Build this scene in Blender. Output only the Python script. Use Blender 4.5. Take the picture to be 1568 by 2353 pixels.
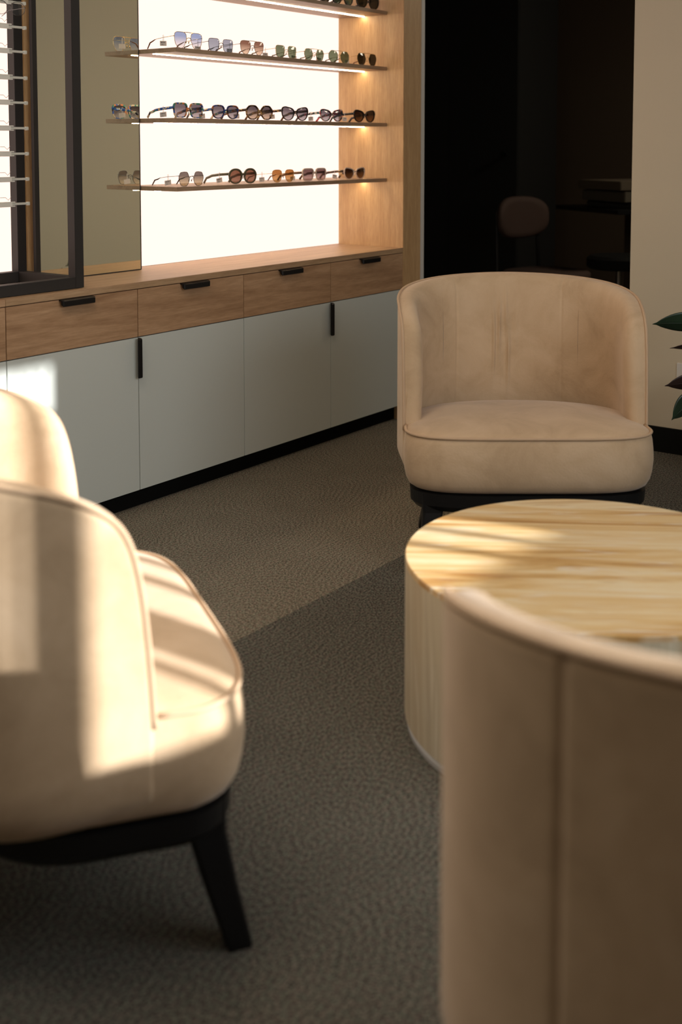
import bpy, bmesh, math, random
from mathutils import Vector, Matrix
random.seed(7)
PI = math.pi
for o in list(bpy.data.objects): bpy.data.objects.remove(o)
S = bpy.context.scene
COL = S.collection

# ------------------------------------------------------------------ camera
YAW, PITCH = -0.936, 0.074
FPX, CX, CY = 2690.93, 784.0, 528.56
W, H = 1568, 2353
CAMPOS = Vector((-4.2175, -2.7735, 1.2056))
Fv = Vector((math.sin(-YAW)*math.cos(PITCH), math.cos(YAW)*math.cos(PITCH), -math.sin(PITCH)))
Rv = Vector((math.cos(-YAW), -math.sin(-YAW), 0))
Uv = Rv.cross(Fv)
cd = bpy.data.cameras.new('camera'); cam = bpy.data.objects.new('camera', cd); COL.objects.link(cam)
m = Matrix((Rv, Uv, -Fv)).transposed().to_4x4(); m.translation = CAMPOS
cam.matrix_world = m
cd.sensor_fit = 'AUTO'; cd.sensor_width = 36
cd.lens = FPX/H*36
cd.shift_x = 0.0
cd.shift_y = -(H/2-CY)/H
cd.clip_start = .05
cd.dof.use_dof = True
cd.dof.focus_distance = 3.9
cd.dof.aperture_fstop = 2.6
S.camera = cam

# ------------------------------------------------------------------ world, sun, window light, exposure
wd = bpy.data.worlds.new('world'); S.world = wd; wd.use_nodes = True
wd.node_tree.nodes['Background'].inputs[0].default_value = (.75, .85, 1, 1)
wd.node_tree.nodes['Background'].inputs[1].default_value = .35
S.view_settings.view_transform = 'Standard'; S.view_settings.look = 'None'
S.view_settings.exposure = 0.0; S.view_settings.gamma = 1; S.view_settings.use_curve_mapping = False
SUN_TAN = .34
def aim(o, d): o.rotation_euler = Vector(d).to_track_quat('-Z', 'Y').to_euler()
ld = bpy.data.lights.new('sun', 'SUN'); ld.energy = 11.0; ld.angle = math.radians(1.0); ld.color = (1, .975, .95)
sun = bpy.data.objects.new('sun', ld); COL.objects.link(sun); sun.location = (-2.5, -8, 4)
aim(sun, (-.24, 1, -SUN_TAN))
def area(name, loc, d, sx, sy, power, col):
    l = bpy.data.lights.new(name, 'AREA'); l.shape = 'RECTANGLE'; l.size = sx; l.size_y = sy; l.energy = power; l.color = col
    o = bpy.data.objects.new(name, l); COL.objects.link(o); o.location = loc; aim(o, d); return o
area('window_daylight', (-2.45, -3.36, 1.45), (0, 1, -.15), 2.0, .95, 26, (.94, .98, 1))
area('ceiling_fill', (-3.0, -1.2, 2.66), (0, 0, -1), 1.6, .8, 18, (1, .84, .66))  # added warm fill for the armchairs, no fitting modelled
area('ceiling_fill', (-4.2, -1.0, 2.66), (.25, .1, -1), 1.2, 1.0, 25, (1, .88, .74))  # second added fill, brightens the left cabinets

# ------------------------------------------------------------------ materials
def nt(name):
    m = bpy.data.materials.new(name); m.use_nodes = True
    t = m.node_tree; b = t.nodes['Principled BSDF']; return m, t, b
def N(t, k, **kw):
    n = t.nodes.new(k)
    for a, v in kw.items():
        if a.startswith('i_'): n.inputs[int(a[2:])].default_value = v
        else: setattr(n, a, v)
    return n
def plain(name, col, rough=.5, metal=0, spec=.5, bump=0, bscale=200, var=0, vscale=20):
    m, t, b = nt(name)
    b.inputs['Base Color'].default_value = (*col, 1); b.inputs['Roughness'].default_value = rough
    b.inputs['Metallic'].default_value = metal; b.inputs['Specular IOR Level'].default_value = spec
    tc = N(t, 'ShaderNodeTexCoord')
    if bump:
        n = N(t, 'ShaderNodeTexNoise'); n.inputs['Scale'].default_value = bscale
        t.links.new(tc.outputs['Object'], n.inputs['Vector'])
        bp = N(t, 'ShaderNodeBump'); bp.inputs['Strength'].default_value = bump; bp.inputs['Distance'].default_value = .002
        t.links.new(n.outputs['Fac'], bp.inputs['Height']); t.links.new(bp.outputs['Normal'], b.inputs['Normal'])
    if var:
        n = N(t, 'ShaderNodeTexNoise'); n.inputs['Scale'].default_value = vscale; n.inputs['Detail'].default_value = 4
        t.links.new(tc.outputs['Object'], n.inputs['Vector'])
        ramp(t, n.outputs['Fac'], b.inputs['Base Color'], [(.3, tuple(c*(1-var) for c in col)), (.7, tuple(min(1, c*(1+var)) for c in col))])
    return m
def ramp(t, src, dst, stops, interp='LINEAR'):
    r = N(t, 'ShaderNodeValToRGB'); e = r.color_ramp.elements; r.color_ramp.interpolation = interp
    while len(e) > 1: e.remove(e[-1])
    e[0].position = stops[0][0]; e[0].color = (*stops[0][1], 1)
    for p, c in stops[1:]:
        x = e.new(p); x.color = (*c, 1)
    t.links.new(src, r.inputs[0])
    if dst is not None: t.links.new(r.outputs[0], dst)
    return r
def emit(name, col, s):
    m = bpy.data.materials.new(name); m.use_nodes = True; t = m.node_tree; t.nodes.clear()
    e = N(t, 'ShaderNodeEmission'); e.inputs[0].default_value = (*col, 1); e.inputs[1].default_value = s
    o = N(t, 'ShaderNodeOutputMaterial'); t.links.new(e.outputs[0], o.inputs[0]); return m
def wood(name, axis, c1, c2, c3, rough=.45, off=0):
    m, t, b = nt(name); tc = N(t, 'ShaderNodeTexCoord'); mp = N(t, 'ShaderNodeMapping')
    sc = [1, 1, 1]
    for i in range(3): sc[i] = 1.6 if i == axis else 22
    mp.inputs['Scale'].default_value = sc; mp.inputs['Location'].default_value = (off, off*.7, off*.3)
    t.links.new(tc.outputs['Object'], mp.inputs[0])
    n1 = N(t, 'ShaderNodeTexNoise'); n1.inputs['Scale'].default_value = 1.0; n1.inputs['Detail'].default_value = 6; n1.inputs['Distortion'].default_value = 1.2
    t.links.new(mp.outputs[0], n1.inputs['Vector'])
    n2 = N(t, 'ShaderNodeTexNoise'); n2.inputs['Scale'].default_value = 9; n2.inputs['Detail'].default_value = 8; n2.inputs['Roughness'].default_value = .7
    t.links.new(mp.outputs[0], n2.inputs['Vector'])
    r1 = ramp(t, n1.outputs['Fac'], None, [(.3, c1), (.5, c2), (.7, c3)])
    r2 = ramp(t, n2.outputs['Fac'], None, [(.35, (.72, .68, .62)), (.6, (1, 1, 1))])
    mx = N(t, 'ShaderNodeMix', data_type='RGBA', blend_type='MULTIPLY'); mx.inputs[0].default_value = .8
    t.links.new(r1.outputs[0], mx.inputs[6]); t.links.new(r2.outputs[0], mx.inputs[7])
    t.links.new(mx.outputs[2], b.inputs['Base Color']); b.inputs['Roughness'].default_value = rough
    bp = N(t, 'ShaderNodeBump'); bp.inputs['Strength'].default_value = .12; bp.inputs['Distance'].default_value = .001
    t.links.new(n2.outputs['Fac'], bp.inputs['Height']); t.links.new(bp.outputs['Normal'], b.inputs['Normal'])
    return m
OAK = ((.36, .21, .115), (.45, .275, .155), (.54, .345, .205))
M_oak_x = wood('oak_horizontal', 0, *OAK)
M_oak_x2 = wood('oak_horizontal_b', 0, *OAK, off=4.3)
M_oak_z = wood('oak_vertical', 2, (.50, .31, .15), (.56, .36, .18), (.62, .41, .215), off=1.1)
M_shelfw = wood('oak_shelf', 0, (.30, .20, .125), (.36, .245, .155), (.42, .29, .19), off=8)
M_laminate = plain('pale_grey_laminate', (.58, .62, .59), .38, bump=.03, bscale=900)
M_black = plain('black_metal', (.006, .006, .0065), .42, spec=.3)
M_blackmatt = plain('black_plinth', (.004, .004, .0035), .8, spec=.15)
M_frame = plain('dark_frame_metal', (.018, .016, .015), .6)
M_wall = plain('beige_wall_paint', (.57, .50, .375), .8, bump=.15, bscale=350)
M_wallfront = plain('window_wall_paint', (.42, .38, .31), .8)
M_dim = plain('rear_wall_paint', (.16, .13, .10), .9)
M_ceil = plain('ceiling_paint', (.50, .46, .40), .9)
M_white = plain('white_trim', (.62, .60, .56), .5)
M_panel = emit('backlit_panel', (1, .74, .63), 1.45)
M_led = emit('led_strip', (1, .78, .50), 42)
def mirror_mat():
    m, t, b = nt('mirror'); b.inputs['Base Color'].default_value = (.90, .94, .85, 1); b.inputs['Metallic'].default_value = 1; b.inputs['Roughness'].default_value = .01; return m
M_mirror = mirror_mat()
def carpet(name, cA, cB):
    m, t, b = nt(name); tc = N(t, 'ShaderNodeTexCoord')
    nd = N(t, 'ShaderNodeTexNoise'); nd.inputs['Scale'].default_value = 3.0; nd.inputs['Detail'].default_value = 1
    t.links.new(tc.outputs['Object'], nd.inputs['Vector'])
    ad = N(t, 'ShaderNodeVectorMath', operation='MULTIPLY_ADD'); ad.inputs[1].default_value = (.10, .10, 0)
    t.links.new(nd.outputs['Color'], ad.inputs[0]); t.links.new(tc.outputs['Object'], ad.inputs[2])
    mp = N(t, 'ShaderNodeMapping'); mp.inputs['Scale'].default_value = (1.3, 1.9, 0); mp.inputs['Rotation'].default_value = (0, 0, .25)
    t.links.new(ad.outputs[0], mp.inputs[0])
    v = N(t, 'ShaderNodeTexVoronoi'); v.feature = 'F1'; v.inputs['Scale'].default_value = 1.0; v.voronoi_dimensions = '2D'
    t.links.new(mp.outputs[0], v.inputs['Vector'])
    mu = N(t, 'ShaderNodeMath', operation='MULTIPLY'); mu.inputs[1].default_value = 230
    t.links.new(v.outputs['Distance'], mu.inputs[0])
    sn = N(t, 'ShaderNodeMath', operation='SINE'); t.links.new(mu.outputs[0], sn.inputs[0])
    n = N(t, 'ShaderNodeTexNoise'); n.inputs['Scale'].default_value = 190; n.inputs['Detail'].default_value = 3; n.inputs['Roughness'].default_value = .75
    t.links.new(tc.outputs['Object'], n.inputs['Vector'])
    nc = N(t, 'ShaderNodeTexNoise'); nc.inputs['Scale'].default_value = 90; nc.inputs['Detail'].default_value = 2
    t.links.new(tc.outputs['Object'], nc.inputs['Vector'])
    nb = N(t, 'ShaderNodeTexNoise'); nb.inputs['Scale'].default_value = 7; nb.inputs['Detail'].default_value = 3
    t.links.new(tc.outputs['Object'], nb.inputs['Vector'])
    ma = N(t, 'ShaderNodeMath', operation='MULTIPLY_ADD'); ma.inputs[1].default_value = .06
    t.links.new(sn.outputs[0], ma.inputs[0])
    m2 = N(t, 'ShaderNodeMath', operation='MULTIPLY_ADD'); m2.inputs[1].default_value = 3.6; m2.inputs[2].default_value = -1.3
    t.links.new(n.outputs['Fac'], m2.inputs[0]); t.links.new(m2.outputs[0], ma.inputs[2])
    m3 = N(t, 'ShaderNodeMath', operation='MULTIPLY_ADD'); m3.inputs[1].default_value = .16; m3.inputs[2].default_value = -.08
    t.links.new(nb.outputs['Fac'], m3.inputs[0])
    m4 = N(t, 'ShaderNodeMath', operation='ADD'); t.links.new(ma.outputs[0], m4.inputs[0]); t.links.new(m3.outputs[0], m4.inputs[1])
    r = ramp(t, m4.outputs[0], None, [(.2, cA), (.85, cB)])
    hue = ramp(t, nc.outputs['Fac'], None, [(.4, (1.0, .93, .90)), (.6, (.90, 1.0, .93))])
    mx = N(t, 'ShaderNodeMix', data_type='RGBA', blend_type='MULTIPLY'); mx.inputs[0].default_value = 1
    t.links.new(r.outputs[0], mx.inputs[6]); t.links.new(hue.outputs[0], mx.inputs[7])
    t.links.new(mx.outputs[2], b.inputs['Base Color'])
    b.inputs['Roughness'].default_value = 1; b.inputs['Specular IOR Level'].default_value = .1
    bp = N(t, 'ShaderNodeBump'); bp.inputs['Strength'].default_value = .7; bp.inputs['Distance'].default_value = .006
    t.links.new(m4.outputs[0], bp.inputs['Height']); t.links.new(bp.outputs['Normal'], b.inputs['Normal'])
    return m
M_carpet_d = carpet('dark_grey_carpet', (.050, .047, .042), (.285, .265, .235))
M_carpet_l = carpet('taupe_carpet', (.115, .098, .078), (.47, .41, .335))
def suede():
    m, t, b = nt('beige_suede'); tc = N(t, 'ShaderNodeTexCoord')
    n = N(t, 'ShaderNodeTexNoise'); n.inputs['Scale'].default_value = 7; n.inputs['Detail'].default_value = 7; n.inputs['Roughness'].default_value = .62; n.inputs['Distortion'].default_value = .6
    t.links.new(tc.outputs['Object'], n.inputs['Vector'])
    ramp(t, n.outputs['Fac'], b.inputs['Base Color'], [(.3, (.46, .325, .198)), (.5, (.55, .396, .25)), (.7, (.62, .46, .305))])
    b.inputs['Roughness'].default_value = .85; b.inputs['Specular IOR Level'].default_value = .2
    b.inputs['Sheen Weight'].default_value = .25; b.inputs['Sheen Roughness'].default_value = .5
    n2 = N(t, 'ShaderNodeTexNoise'); n2.inputs['Scale'].default_value = 160; n2.inputs['Detail'].default_value = 4
    t.links.new(tc.outputs['Object'], n2.inputs['Vector'])
    mx = N(t, 'ShaderNodeMath', operation='MULTIPLY_ADD'); mx.inputs[1].default_value = .3
    t.links.new(n2.outputs['Fac'], mx.inputs[0]); t.links.new(n.outputs['Fac'], mx.inputs[2])
    bp = N(t, 'ShaderNodeBump'); bp.inputs['Strength'].default_value = .35; bp.inputs['Distance'].default_value = .004
    t.links.new(mx.outputs[0], bp.inputs['Height']); t.links.new(bp.outputs['Normal'], b.inputs['Normal'])
    return m
M_suede = suede()
M_piping = plain('suede_piping', (.52, .365, .235), .8)
def stone(name, stops, scale, rot=(0, 0, 0), rough=.3):
    m, t, b = nt(name); tc = N(t, 'ShaderNodeTexCoord'); mp = N(t, 'ShaderNodeMapping')
    mp.inputs['Rotation'].default_value = rot; t.links.new(tc.outputs['Object'], mp.inputs[0])
    mp2 = N(t, 'ShaderNodeMapping'); mp2.inputs['Scale'].default_value = scale; t.links.new(mp.outputs[0], mp2.inputs[0])
    n = N(t, 'ShaderNodeTexNoise'); n.inputs['Scale'].default_value = 1; n.inputs['Detail'].default_value = 9; n.inputs['Roughness'].default_value = .58; n.inputs['Distortion'].default_value = 1.0
    t.links.new(mp2.outputs[0], n.inputs['Vector'])
    r = ramp(t, n.outputs['Fac'], None, stops)
    w = N(t, 'ShaderNodeTexNoise'); w.inputs['Scale'].default_value = 3.3; w.inputs['Detail'].default_value = 8; w.inputs['Distortion'].default_value = 2
    t.links.new(mp2.outputs[0], w.inputs['Vector'])
    mask = ramp(t, w.outputs['Fac'], None, [(.56, (0, 0, 0)), (.66, (1, 1, 1))])
    mx = N(t, 'ShaderNodeMix', data_type='RGBA'); mx.inputs[7].default_value = (.80, .74, .62, 1)
    ml = N(t, 'ShaderNodeMath', operation='MULTIPLY'); ml.inputs[1].default_value = .55
    t.links.new(mask.outputs[0], ml.inputs[0]); t.links.new(ml.outputs[0], mx.inputs[0]); t.links.new(r.outputs[0], mx.inputs[6])
    t.links.new(mx.outputs[2], b.inputs['Base Color']); b.inputs['Roughness'].default_value = rough
    return m
TS = [(.33, (.40, .19, .055)), (.40, (.56, .34, .13)), (.47, (.68, .47, .22)), (.54, (.74, .56, .31)), (.60, (.78, .65, .42)), (.68, (.60, .41, .20))]
M_stone_top = stone('onyx_top', TS, (1.1, 13, 1), (0, 0, math.radians(57)))
M_stone_side = stone('onyx_side', [(.28, (.36, .26, .15)), (.45, (.52, .43, .29)), (.6, (.60, .53, .39)), (.75, (.46, .38, .26))], (11, 11, .7), rough=.4)
M_paper = plain('white_paper', (.75, .73, .70), .7)
t_ = M_paper.node_tree; _tr = N(t_, 'ShaderNodeBsdfTranslucent'); _tr.inputs[0].default_value = (.8, .78, .75, 1); _mx = N(t_, 'ShaderNodeMixShader'); _mx.inputs[0].default_value = .45
t_.links.new(t_.nodes['Principled BSDF'].outputs[0], _mx.inputs[1]); t_.links.new(_tr.outputs[0], _mx.inputs[2]); t_.links.new(_mx.outputs[0], t_.nodes['Material Output'].inputs[0])
M_ink = plain('black_ink', (.03, .03, .035), .7)
M_thread = plain('clear_thread', (.75, .74, .70), .4)
M_acrylic = plain('frosted_acrylic', (.62, .62, .56), .25)
M_leaf = plain('dark_green_leaf', (.022, .045, .024), .28, var=.35, vscale=9)
M_leafred = plain('dark_leaf_underside', (.035, .018, .014), .4)
M_pot = plain('grey_pot', (.20, .19, .18), .6)
M_soil = plain('soil', (.04, .028, .02), .9)

# ------------------------------------------------------------------ mesh helpers
def obj(name, bm, mat, parent=None, smooth=False, mats=None):
    me = bpy.data.meshes.new(name)
    bmesh.ops.recalc_face_normals(bm, faces=bm.faces)
    bm.to_mesh(me); bm.free()
    for mm in (mats or [mat]): me.materials.append(mm)
    if smooth:
        for p in me.polygons: p.use_smooth = True
    o = bpy.data.objects.new(name, me); COL.objects.link(o)
    if parent: o.parent = parent
    return o
def tag(o, label=None, cat=None, group=None, kind=None):
    if label: o['label'] = label
    if cat: o['category'] = cat
    if group: o['group'] = group
    if kind: o['kind'] = kind
    return o
def thing(name, label, cat, loc=(0, 0, 0), rz=0, group=None):
    o = bpy.data.objects.new(name, None); COL.objects.link(o); o.location = loc; o.rotation_euler = (0, 0, rz)
    o.empty_display_size = .1
    return tag(o, label, cat, group)
def add_box(bm, x0, x1, y0, y1, z0, z1, bev=0, mi=0, mat=None):
    b2 = bmesh.new()
    bmesh.ops.create_cube(b2, size=1)
    for v in b2.verts:
        v.co = Vector(((x0+x1)/2+v.co.x*(x1-x0), (y0+y1)/2+v.co.y*(y1-y0), (z0+z1)/2+v.co.z*(z1-z0)))
    if bev: bmesh.ops.bevel(b2, geom=list(b2.edges), offset=bev, segments=2, affect='EDGES')
    if mat is not None: bmesh.ops.transform(b2, matrix=mat, verts=b2.verts)
    me = bpy.data.meshes.new('tmp'); b2.to_mesh(me); b2.free()
    n0 = len(bm.faces); bm.from_mesh(me); bpy.data.meshes.remove(me)
    bm.faces.ensure_lookup_table()
    for f in bm.faces[n0:]: f.material_index = mi
def box(name, x0, x1, y0, y1, z0, z1, mat, parent=None, bev=0):
    bm = bmesh.new(); add_box(bm, x0, x1, y0, y1, z0, z1, bev); return obj(name, bm, mat, parent)
def add_tube(bm, pts, r, n=8, closed=False, mi=0, flat=None, caps=True):
    """r: radius or list; flat: (rx, rz) cross-section"""
    P = [Vector(p) for p in pts]; k = len(P); rings = []
    up = Vector((0, 0, 1)); prev = None
    for i in range(k):
        if closed: d = (P[(i+1) % k]-P[i-1])
        else: d = P[min(i+1, k-1)]-P[max(i-1, 0)]
        if d.length < 1e-9: d = Vector((0, 0, 1))
        d.normalize()
        if prev is None:
            a = up.cross(d)
            if a.length < .05: a = Vector((1, 0, 0)).cross(d)
        else: a = prev-d*prev.dot(d)
        if a.length < 1e-6: a = Vector((0, 1, 0)).cross(d)
        a.normalize(); prev = a; b = d.cross(a)
        rr = r[i] if isinstance(r, (list, tuple)) else r
        ra, rb = (rr, rr) if flat is None else flat
        rings.append([bm.verts.new(P[i]+a*ra*math.cos(2*PI*j/n)+b*rb*math.sin(2*PI*j/n)) for j in range(n)])
    fs = []
    for i in range(k if closed else k-1):
        A = rings[i]; B = rings[(i+1) % k]
        off = 0
        if closed and i == k-1:
            off = min(range(n), key=lambda s: (A[0].co-B[s].co).length)
        for j in range(n): fs.append(bm.faces.new((A[j], A[(j+1) % n], B[(j+1+off) % n], B[(j+off) % n])))
    if not closed and caps:
        fs.append(bm.faces.new(rings[0])); fs.append(bm.faces.new(rings[-1]))
    for f in fs: f.material_index = mi
def add_loft(bm, rings, cap0=True, cap1=True, mi=0):
    R = [[bm.verts.new(p) for p in r] for r in rings]; n = len(R[0])
    for A, B in zip(R, R[1:]):
        for j in range(n):
            f = bm.faces.new((A[j], A[(j+1) % n], B[(j+1) % n], B[j])); f.material_index = mi
    if cap0: bm.faces.new(R[0]).material_index = mi
    if cap1: bm.faces.new(R[-1]).material_index = mi

# ------------------------------------------------------------------ room shell
XW = .165            # face of the right wall
YF = -3.4            # window wall
CEIL = 2.7
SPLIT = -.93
def st(o): o['kind'] = 'structure'; return o
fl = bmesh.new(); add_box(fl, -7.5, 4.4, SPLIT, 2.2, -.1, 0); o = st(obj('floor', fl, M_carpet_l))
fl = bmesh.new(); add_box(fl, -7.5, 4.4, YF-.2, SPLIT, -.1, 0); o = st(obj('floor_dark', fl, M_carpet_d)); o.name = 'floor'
st(box('ceiling', -7.5, 4.4, YF-.2, 2.2, CEIL, CEIL+.1, M_ceil))
st(box('wall_back', -7.5, XW, .39, .55, 0, CEIL, M_dim))
st(box('wall_left', -7.6, -7.5, YF-.2, .55, 0, CEIL, M_dim))
bm = bmesh.new(); add_box(bm, XW, XW+.12, YF, -.965, 0, CEIL); add_box(bm, XW, XW+.12, -.965, 0, 2.25, CEIL)
st(obj('wall_right', bm, M_wall))
st(box('trim_1', .1405, XW, -.002, .39, 0, CEIL, M_white))
st(box('baseboard_right', XW-.012, XW, YF, -.965, 0, .098, M_blackmatt))
# window wall, out of view: opening stepped to shape the sun patches
WX0, WX1, WX2, SILL, STEP, HEAD = -3.1, -1.465, -1.085, .95, 1.55, 1.728
bm = bmesh.new()
add_box(bm, -7.5, WX0, YF-.12, YF, 0, CEIL); add_box(bm, WX2, XW+.12, YF-.12, YF, 0, CEIL)
add_box(bm, WX0, WX2, YF-.12, YF, 0, SILL); add_box(bm, WX0, WX2, YF-.12, YF, HEAD, CEIL)
add_box(bm, WX1, WX2, YF-.12, YF, SILL, STEP)
st(obj('wall_front', bm, M_wallfront))
bm = bmesh.new()  # unseen bars, placed to cast the shadow bands on armchair and table
for a, b in [(-2.787, -2.735), (-2.57, -2.543), (-2.515, -2.38), (-2.26, -2.228), (-2.16, -2.13), (-1.705, -1.675), (-1.595, -1.567)]:
    add_box(bm, a, b, YF-.025, YF-.005, SILL, HEAD)
k = WX0+.004
while k < -2.79: add_box(bm, k, k+.009, YF-.022, YF-.008, SILL, HEAD); k += .02  # fine slats added to let only part of the sun through
for k in (-1.23, -1.185, -1.145): add_box(bm, k, k+.006, YF-.022, YF-.008, STEP, HEAD)
st(obj('window_shade_bars', bm, M_frame))
# dark room beyond the opening
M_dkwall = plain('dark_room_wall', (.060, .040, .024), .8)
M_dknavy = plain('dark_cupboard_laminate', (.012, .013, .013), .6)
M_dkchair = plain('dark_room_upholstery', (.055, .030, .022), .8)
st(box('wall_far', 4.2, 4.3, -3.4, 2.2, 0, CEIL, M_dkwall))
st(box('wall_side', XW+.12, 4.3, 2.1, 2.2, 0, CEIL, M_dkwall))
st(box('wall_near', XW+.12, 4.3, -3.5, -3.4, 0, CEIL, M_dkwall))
area('dark_room_fill', (2.4, -1.6, 2.6), (0, .4, -1), .5, .5, 18, (1, .85, .65))  # added fill so the furniture in here shows faintly
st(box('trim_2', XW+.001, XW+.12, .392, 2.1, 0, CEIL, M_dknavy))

# ------------------------------------------------------------------ joinery: counter cabinets
X = [-2.088, -1.5665, -1.0442, -.5205, 0.0]
Z_WT, Z_DT, Z_DB, Z_KT = .7552, .7334, .5756, .0687
G = .0015
def handle_bm(horizontal=True):
    """edge pull: thin leaf with a rounded lip, length .13"""
    bm = bmesh.new(); L = .0655; prof = [(0, 0), (-.016, 0), (-.0205, -.0035), (-.0205, -.019), (-.017, -.0205), (-.0165, -.005), (0, -.003)]
    rings = []
    for s in (-1, -.985, -.93, .93, .985, 1):
        k = 1 if abs(s) < .95 else (.86 if abs(s) < .99 else .62)
        rings.append([Vector((s*L, y*k, z*k)) for y, z in prof])
    add_loft(bm, rings)
    if not horizontal:
        bmesh.ops.transform(bm, matrix=Matrix.Rotation(PI/2, 4, 'Y'), verts=bm.verts)
    return bm
def cabinet(i, x0, x1, label, door_handle, mat):
    t = thing('base_cabinet', label, 'cabinet', ((x0+x1)/2, 0, 0), 0, 'base cabinets under the long oak counter')
    w = (x1-x0)/2
    box('carcass', -w+.001, w-.001, .020, .37, Z_KT+.002, Z_DT-.001, M_blackmatt, t)
    d = box('drawer_front', -w+G, w-G, 0, .019, Z_DB+G, Z_DT-G, mat, t, bev=.0006)
    h = obj('drawer_handle', handle_bm(), M_black, d); h.location = (0, -.0005, Z_DT-.001)
    h['label'] = 'black edge pull on the drawer'
    dr = box('door', -w+G, w-G, 0, .019, Z_KT, Z_DB-G, M_laminate, t, bev=.0006)
    dr['label'] = 'pale grey door'
    if door_handle:
        h = obj('door_handle', handle_bm(False), M_black, dr); h.location = (-w+.0015, -.0005, .508)
        h['label'] = 'upright black edge pull'
    return t
cabinet(0, X[0]-.5225, X[0], 'oak and grey cabinet cut off by the left edge of the photo', False, M_oak_x2)
cabinet(1, X[0], X[1], 'cabinet below the black box frame with a sun patch on its grey door', False, M_oak_x)
cabinet(2, X[1], X[2], 'cabinet with black upright door pull standing to the right of the sun-patched door', True, M_oak_x2)
cabinet(3, X[2], X[3], 'cabinet with no door pull standing between two cabinets with black upright door pulls', False, M_oak_x)
cabinet(4, X[3], X[4], 'cabinet with black upright door pull at the tall oak end panel, partly behind armchair', True, M_oak_x2)
bm = bmesh.new(); add_box(bm, X[0]+.0005, -.0005, -.001, .344, Z_DT+.001, Z_WT, .0008)
tag(obj('counter_top', bm, wood('oak_counter', 0, (.42, .27, .155), (.47, .31, .18), (.53, .355, .215), off=2.2)), 'long oak counter top running under the backlit eyewear shelves', 'counter top', 'oak counter tops')
bm = bmesh.new(); add_box(bm, X[0]-1.0, X[0]-.0005, -.001, .344, Z_DT+.001, Z_WT, .0008)
tag(obj('counter_top', bm, M_oak_x2), 'short end of oak counter top left of the joint, under the black box frame', 'counter top', 'oak counter tops')
tag(box('plinth', X[0]-1.0, .0, .0435, .06, 0, Z_KT+.001, M_blackmatt), 'black recessed plinth board under the grey cabinet doors', 'plinth')
# filler cabinet body left (behind the counter end)
# tall end panel
t = tag(box('end_panel', 0.0005, .140, 0, .388, 0, CEIL-.001, M_oak_z, bev=.001), 'tall oak end panel closing the right side of the shelf wall', 'panel')
# backlit panels
tag(box('backlit_panel', -1.7195, -.001, .345, .385, Z_WT+.001, 2.45, M_panel), 'glowing white backlit panel behind the sunglasses shelves', 'light panel', 'glowing wall panels')
tag(box('backlit_panel', -2.9, -1.7655, .345, .385, Z_WT+.001, 2.45, M_panel), 'glowing white backlit panel behind the black box frame, left edge', 'light panel', 'glowing wall panels')
tag(box('divider_panel', -1.7645, -1.7205, .300, .388, Z_WT+.001, 2.45, M_oak_z), 'narrow upright oak divider between black frame and mirror', 'panel')
# mirror
mt = thing('mirror', 'tall mirror with thin black edge standing on the oak counter beside the shelves', 'mirror', (-1.53, .263, Z_WT))
mx0, mx1 = -1.762+1.53, -1.2945+1.53
box('glass', mx0+.018, mx1-.003, 0, .006, .004, 1.5, M_mirror, mt)
bm = bmesh.new()
add_box(bm, mx0, mx0+.018, -.001, .012, .001, 1.505); add_box(bm, mx1-.003, mx1, -.001, .012, .001, 1.505)
add_box(bm, mx0+.018, mx1-.003, -.001, .012, .001, .004); add_box(bm, mx0+.018, mx1-.003, -.001, .012, 1.5, 1.505)
add_box(bm, mx0+.018, mx1-.003, .0065, .012, .004, 1.5)
obj('edge_frame', bm, M_frame, mt)
# shelves with led strips
ZS = [1.7716, 1.5337, 1.2926, 1.0536]
names = ['topmost oak shelf cut by the top edge of the photo, holding dark sunglasses', 'oak shelf holding the blue, brown and green lensed metal sunglasses',
         'oak shelf holding colourful acetate sunglasses, middle of the three whole shelves', 'lowest oak shelf, holding the hexagonal, olive and orange sunglasses']
for i, z in enumerate(ZS):
    t = thing('display_shelf', names[i], 'shelf', (-.646, .2, z), 0, 'oak shelves for sunglasses')
    box('board', -.6465, .6455, .0857-.2, .3445-.2, -.015, 0, M_shelfw, t, bev=.0006)
    s = box('light_strip', -.630, .642, .004, .013, -.0175, -.0152, M_led, t)
    s['label'] = 'glowing led strip under the board'

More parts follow.
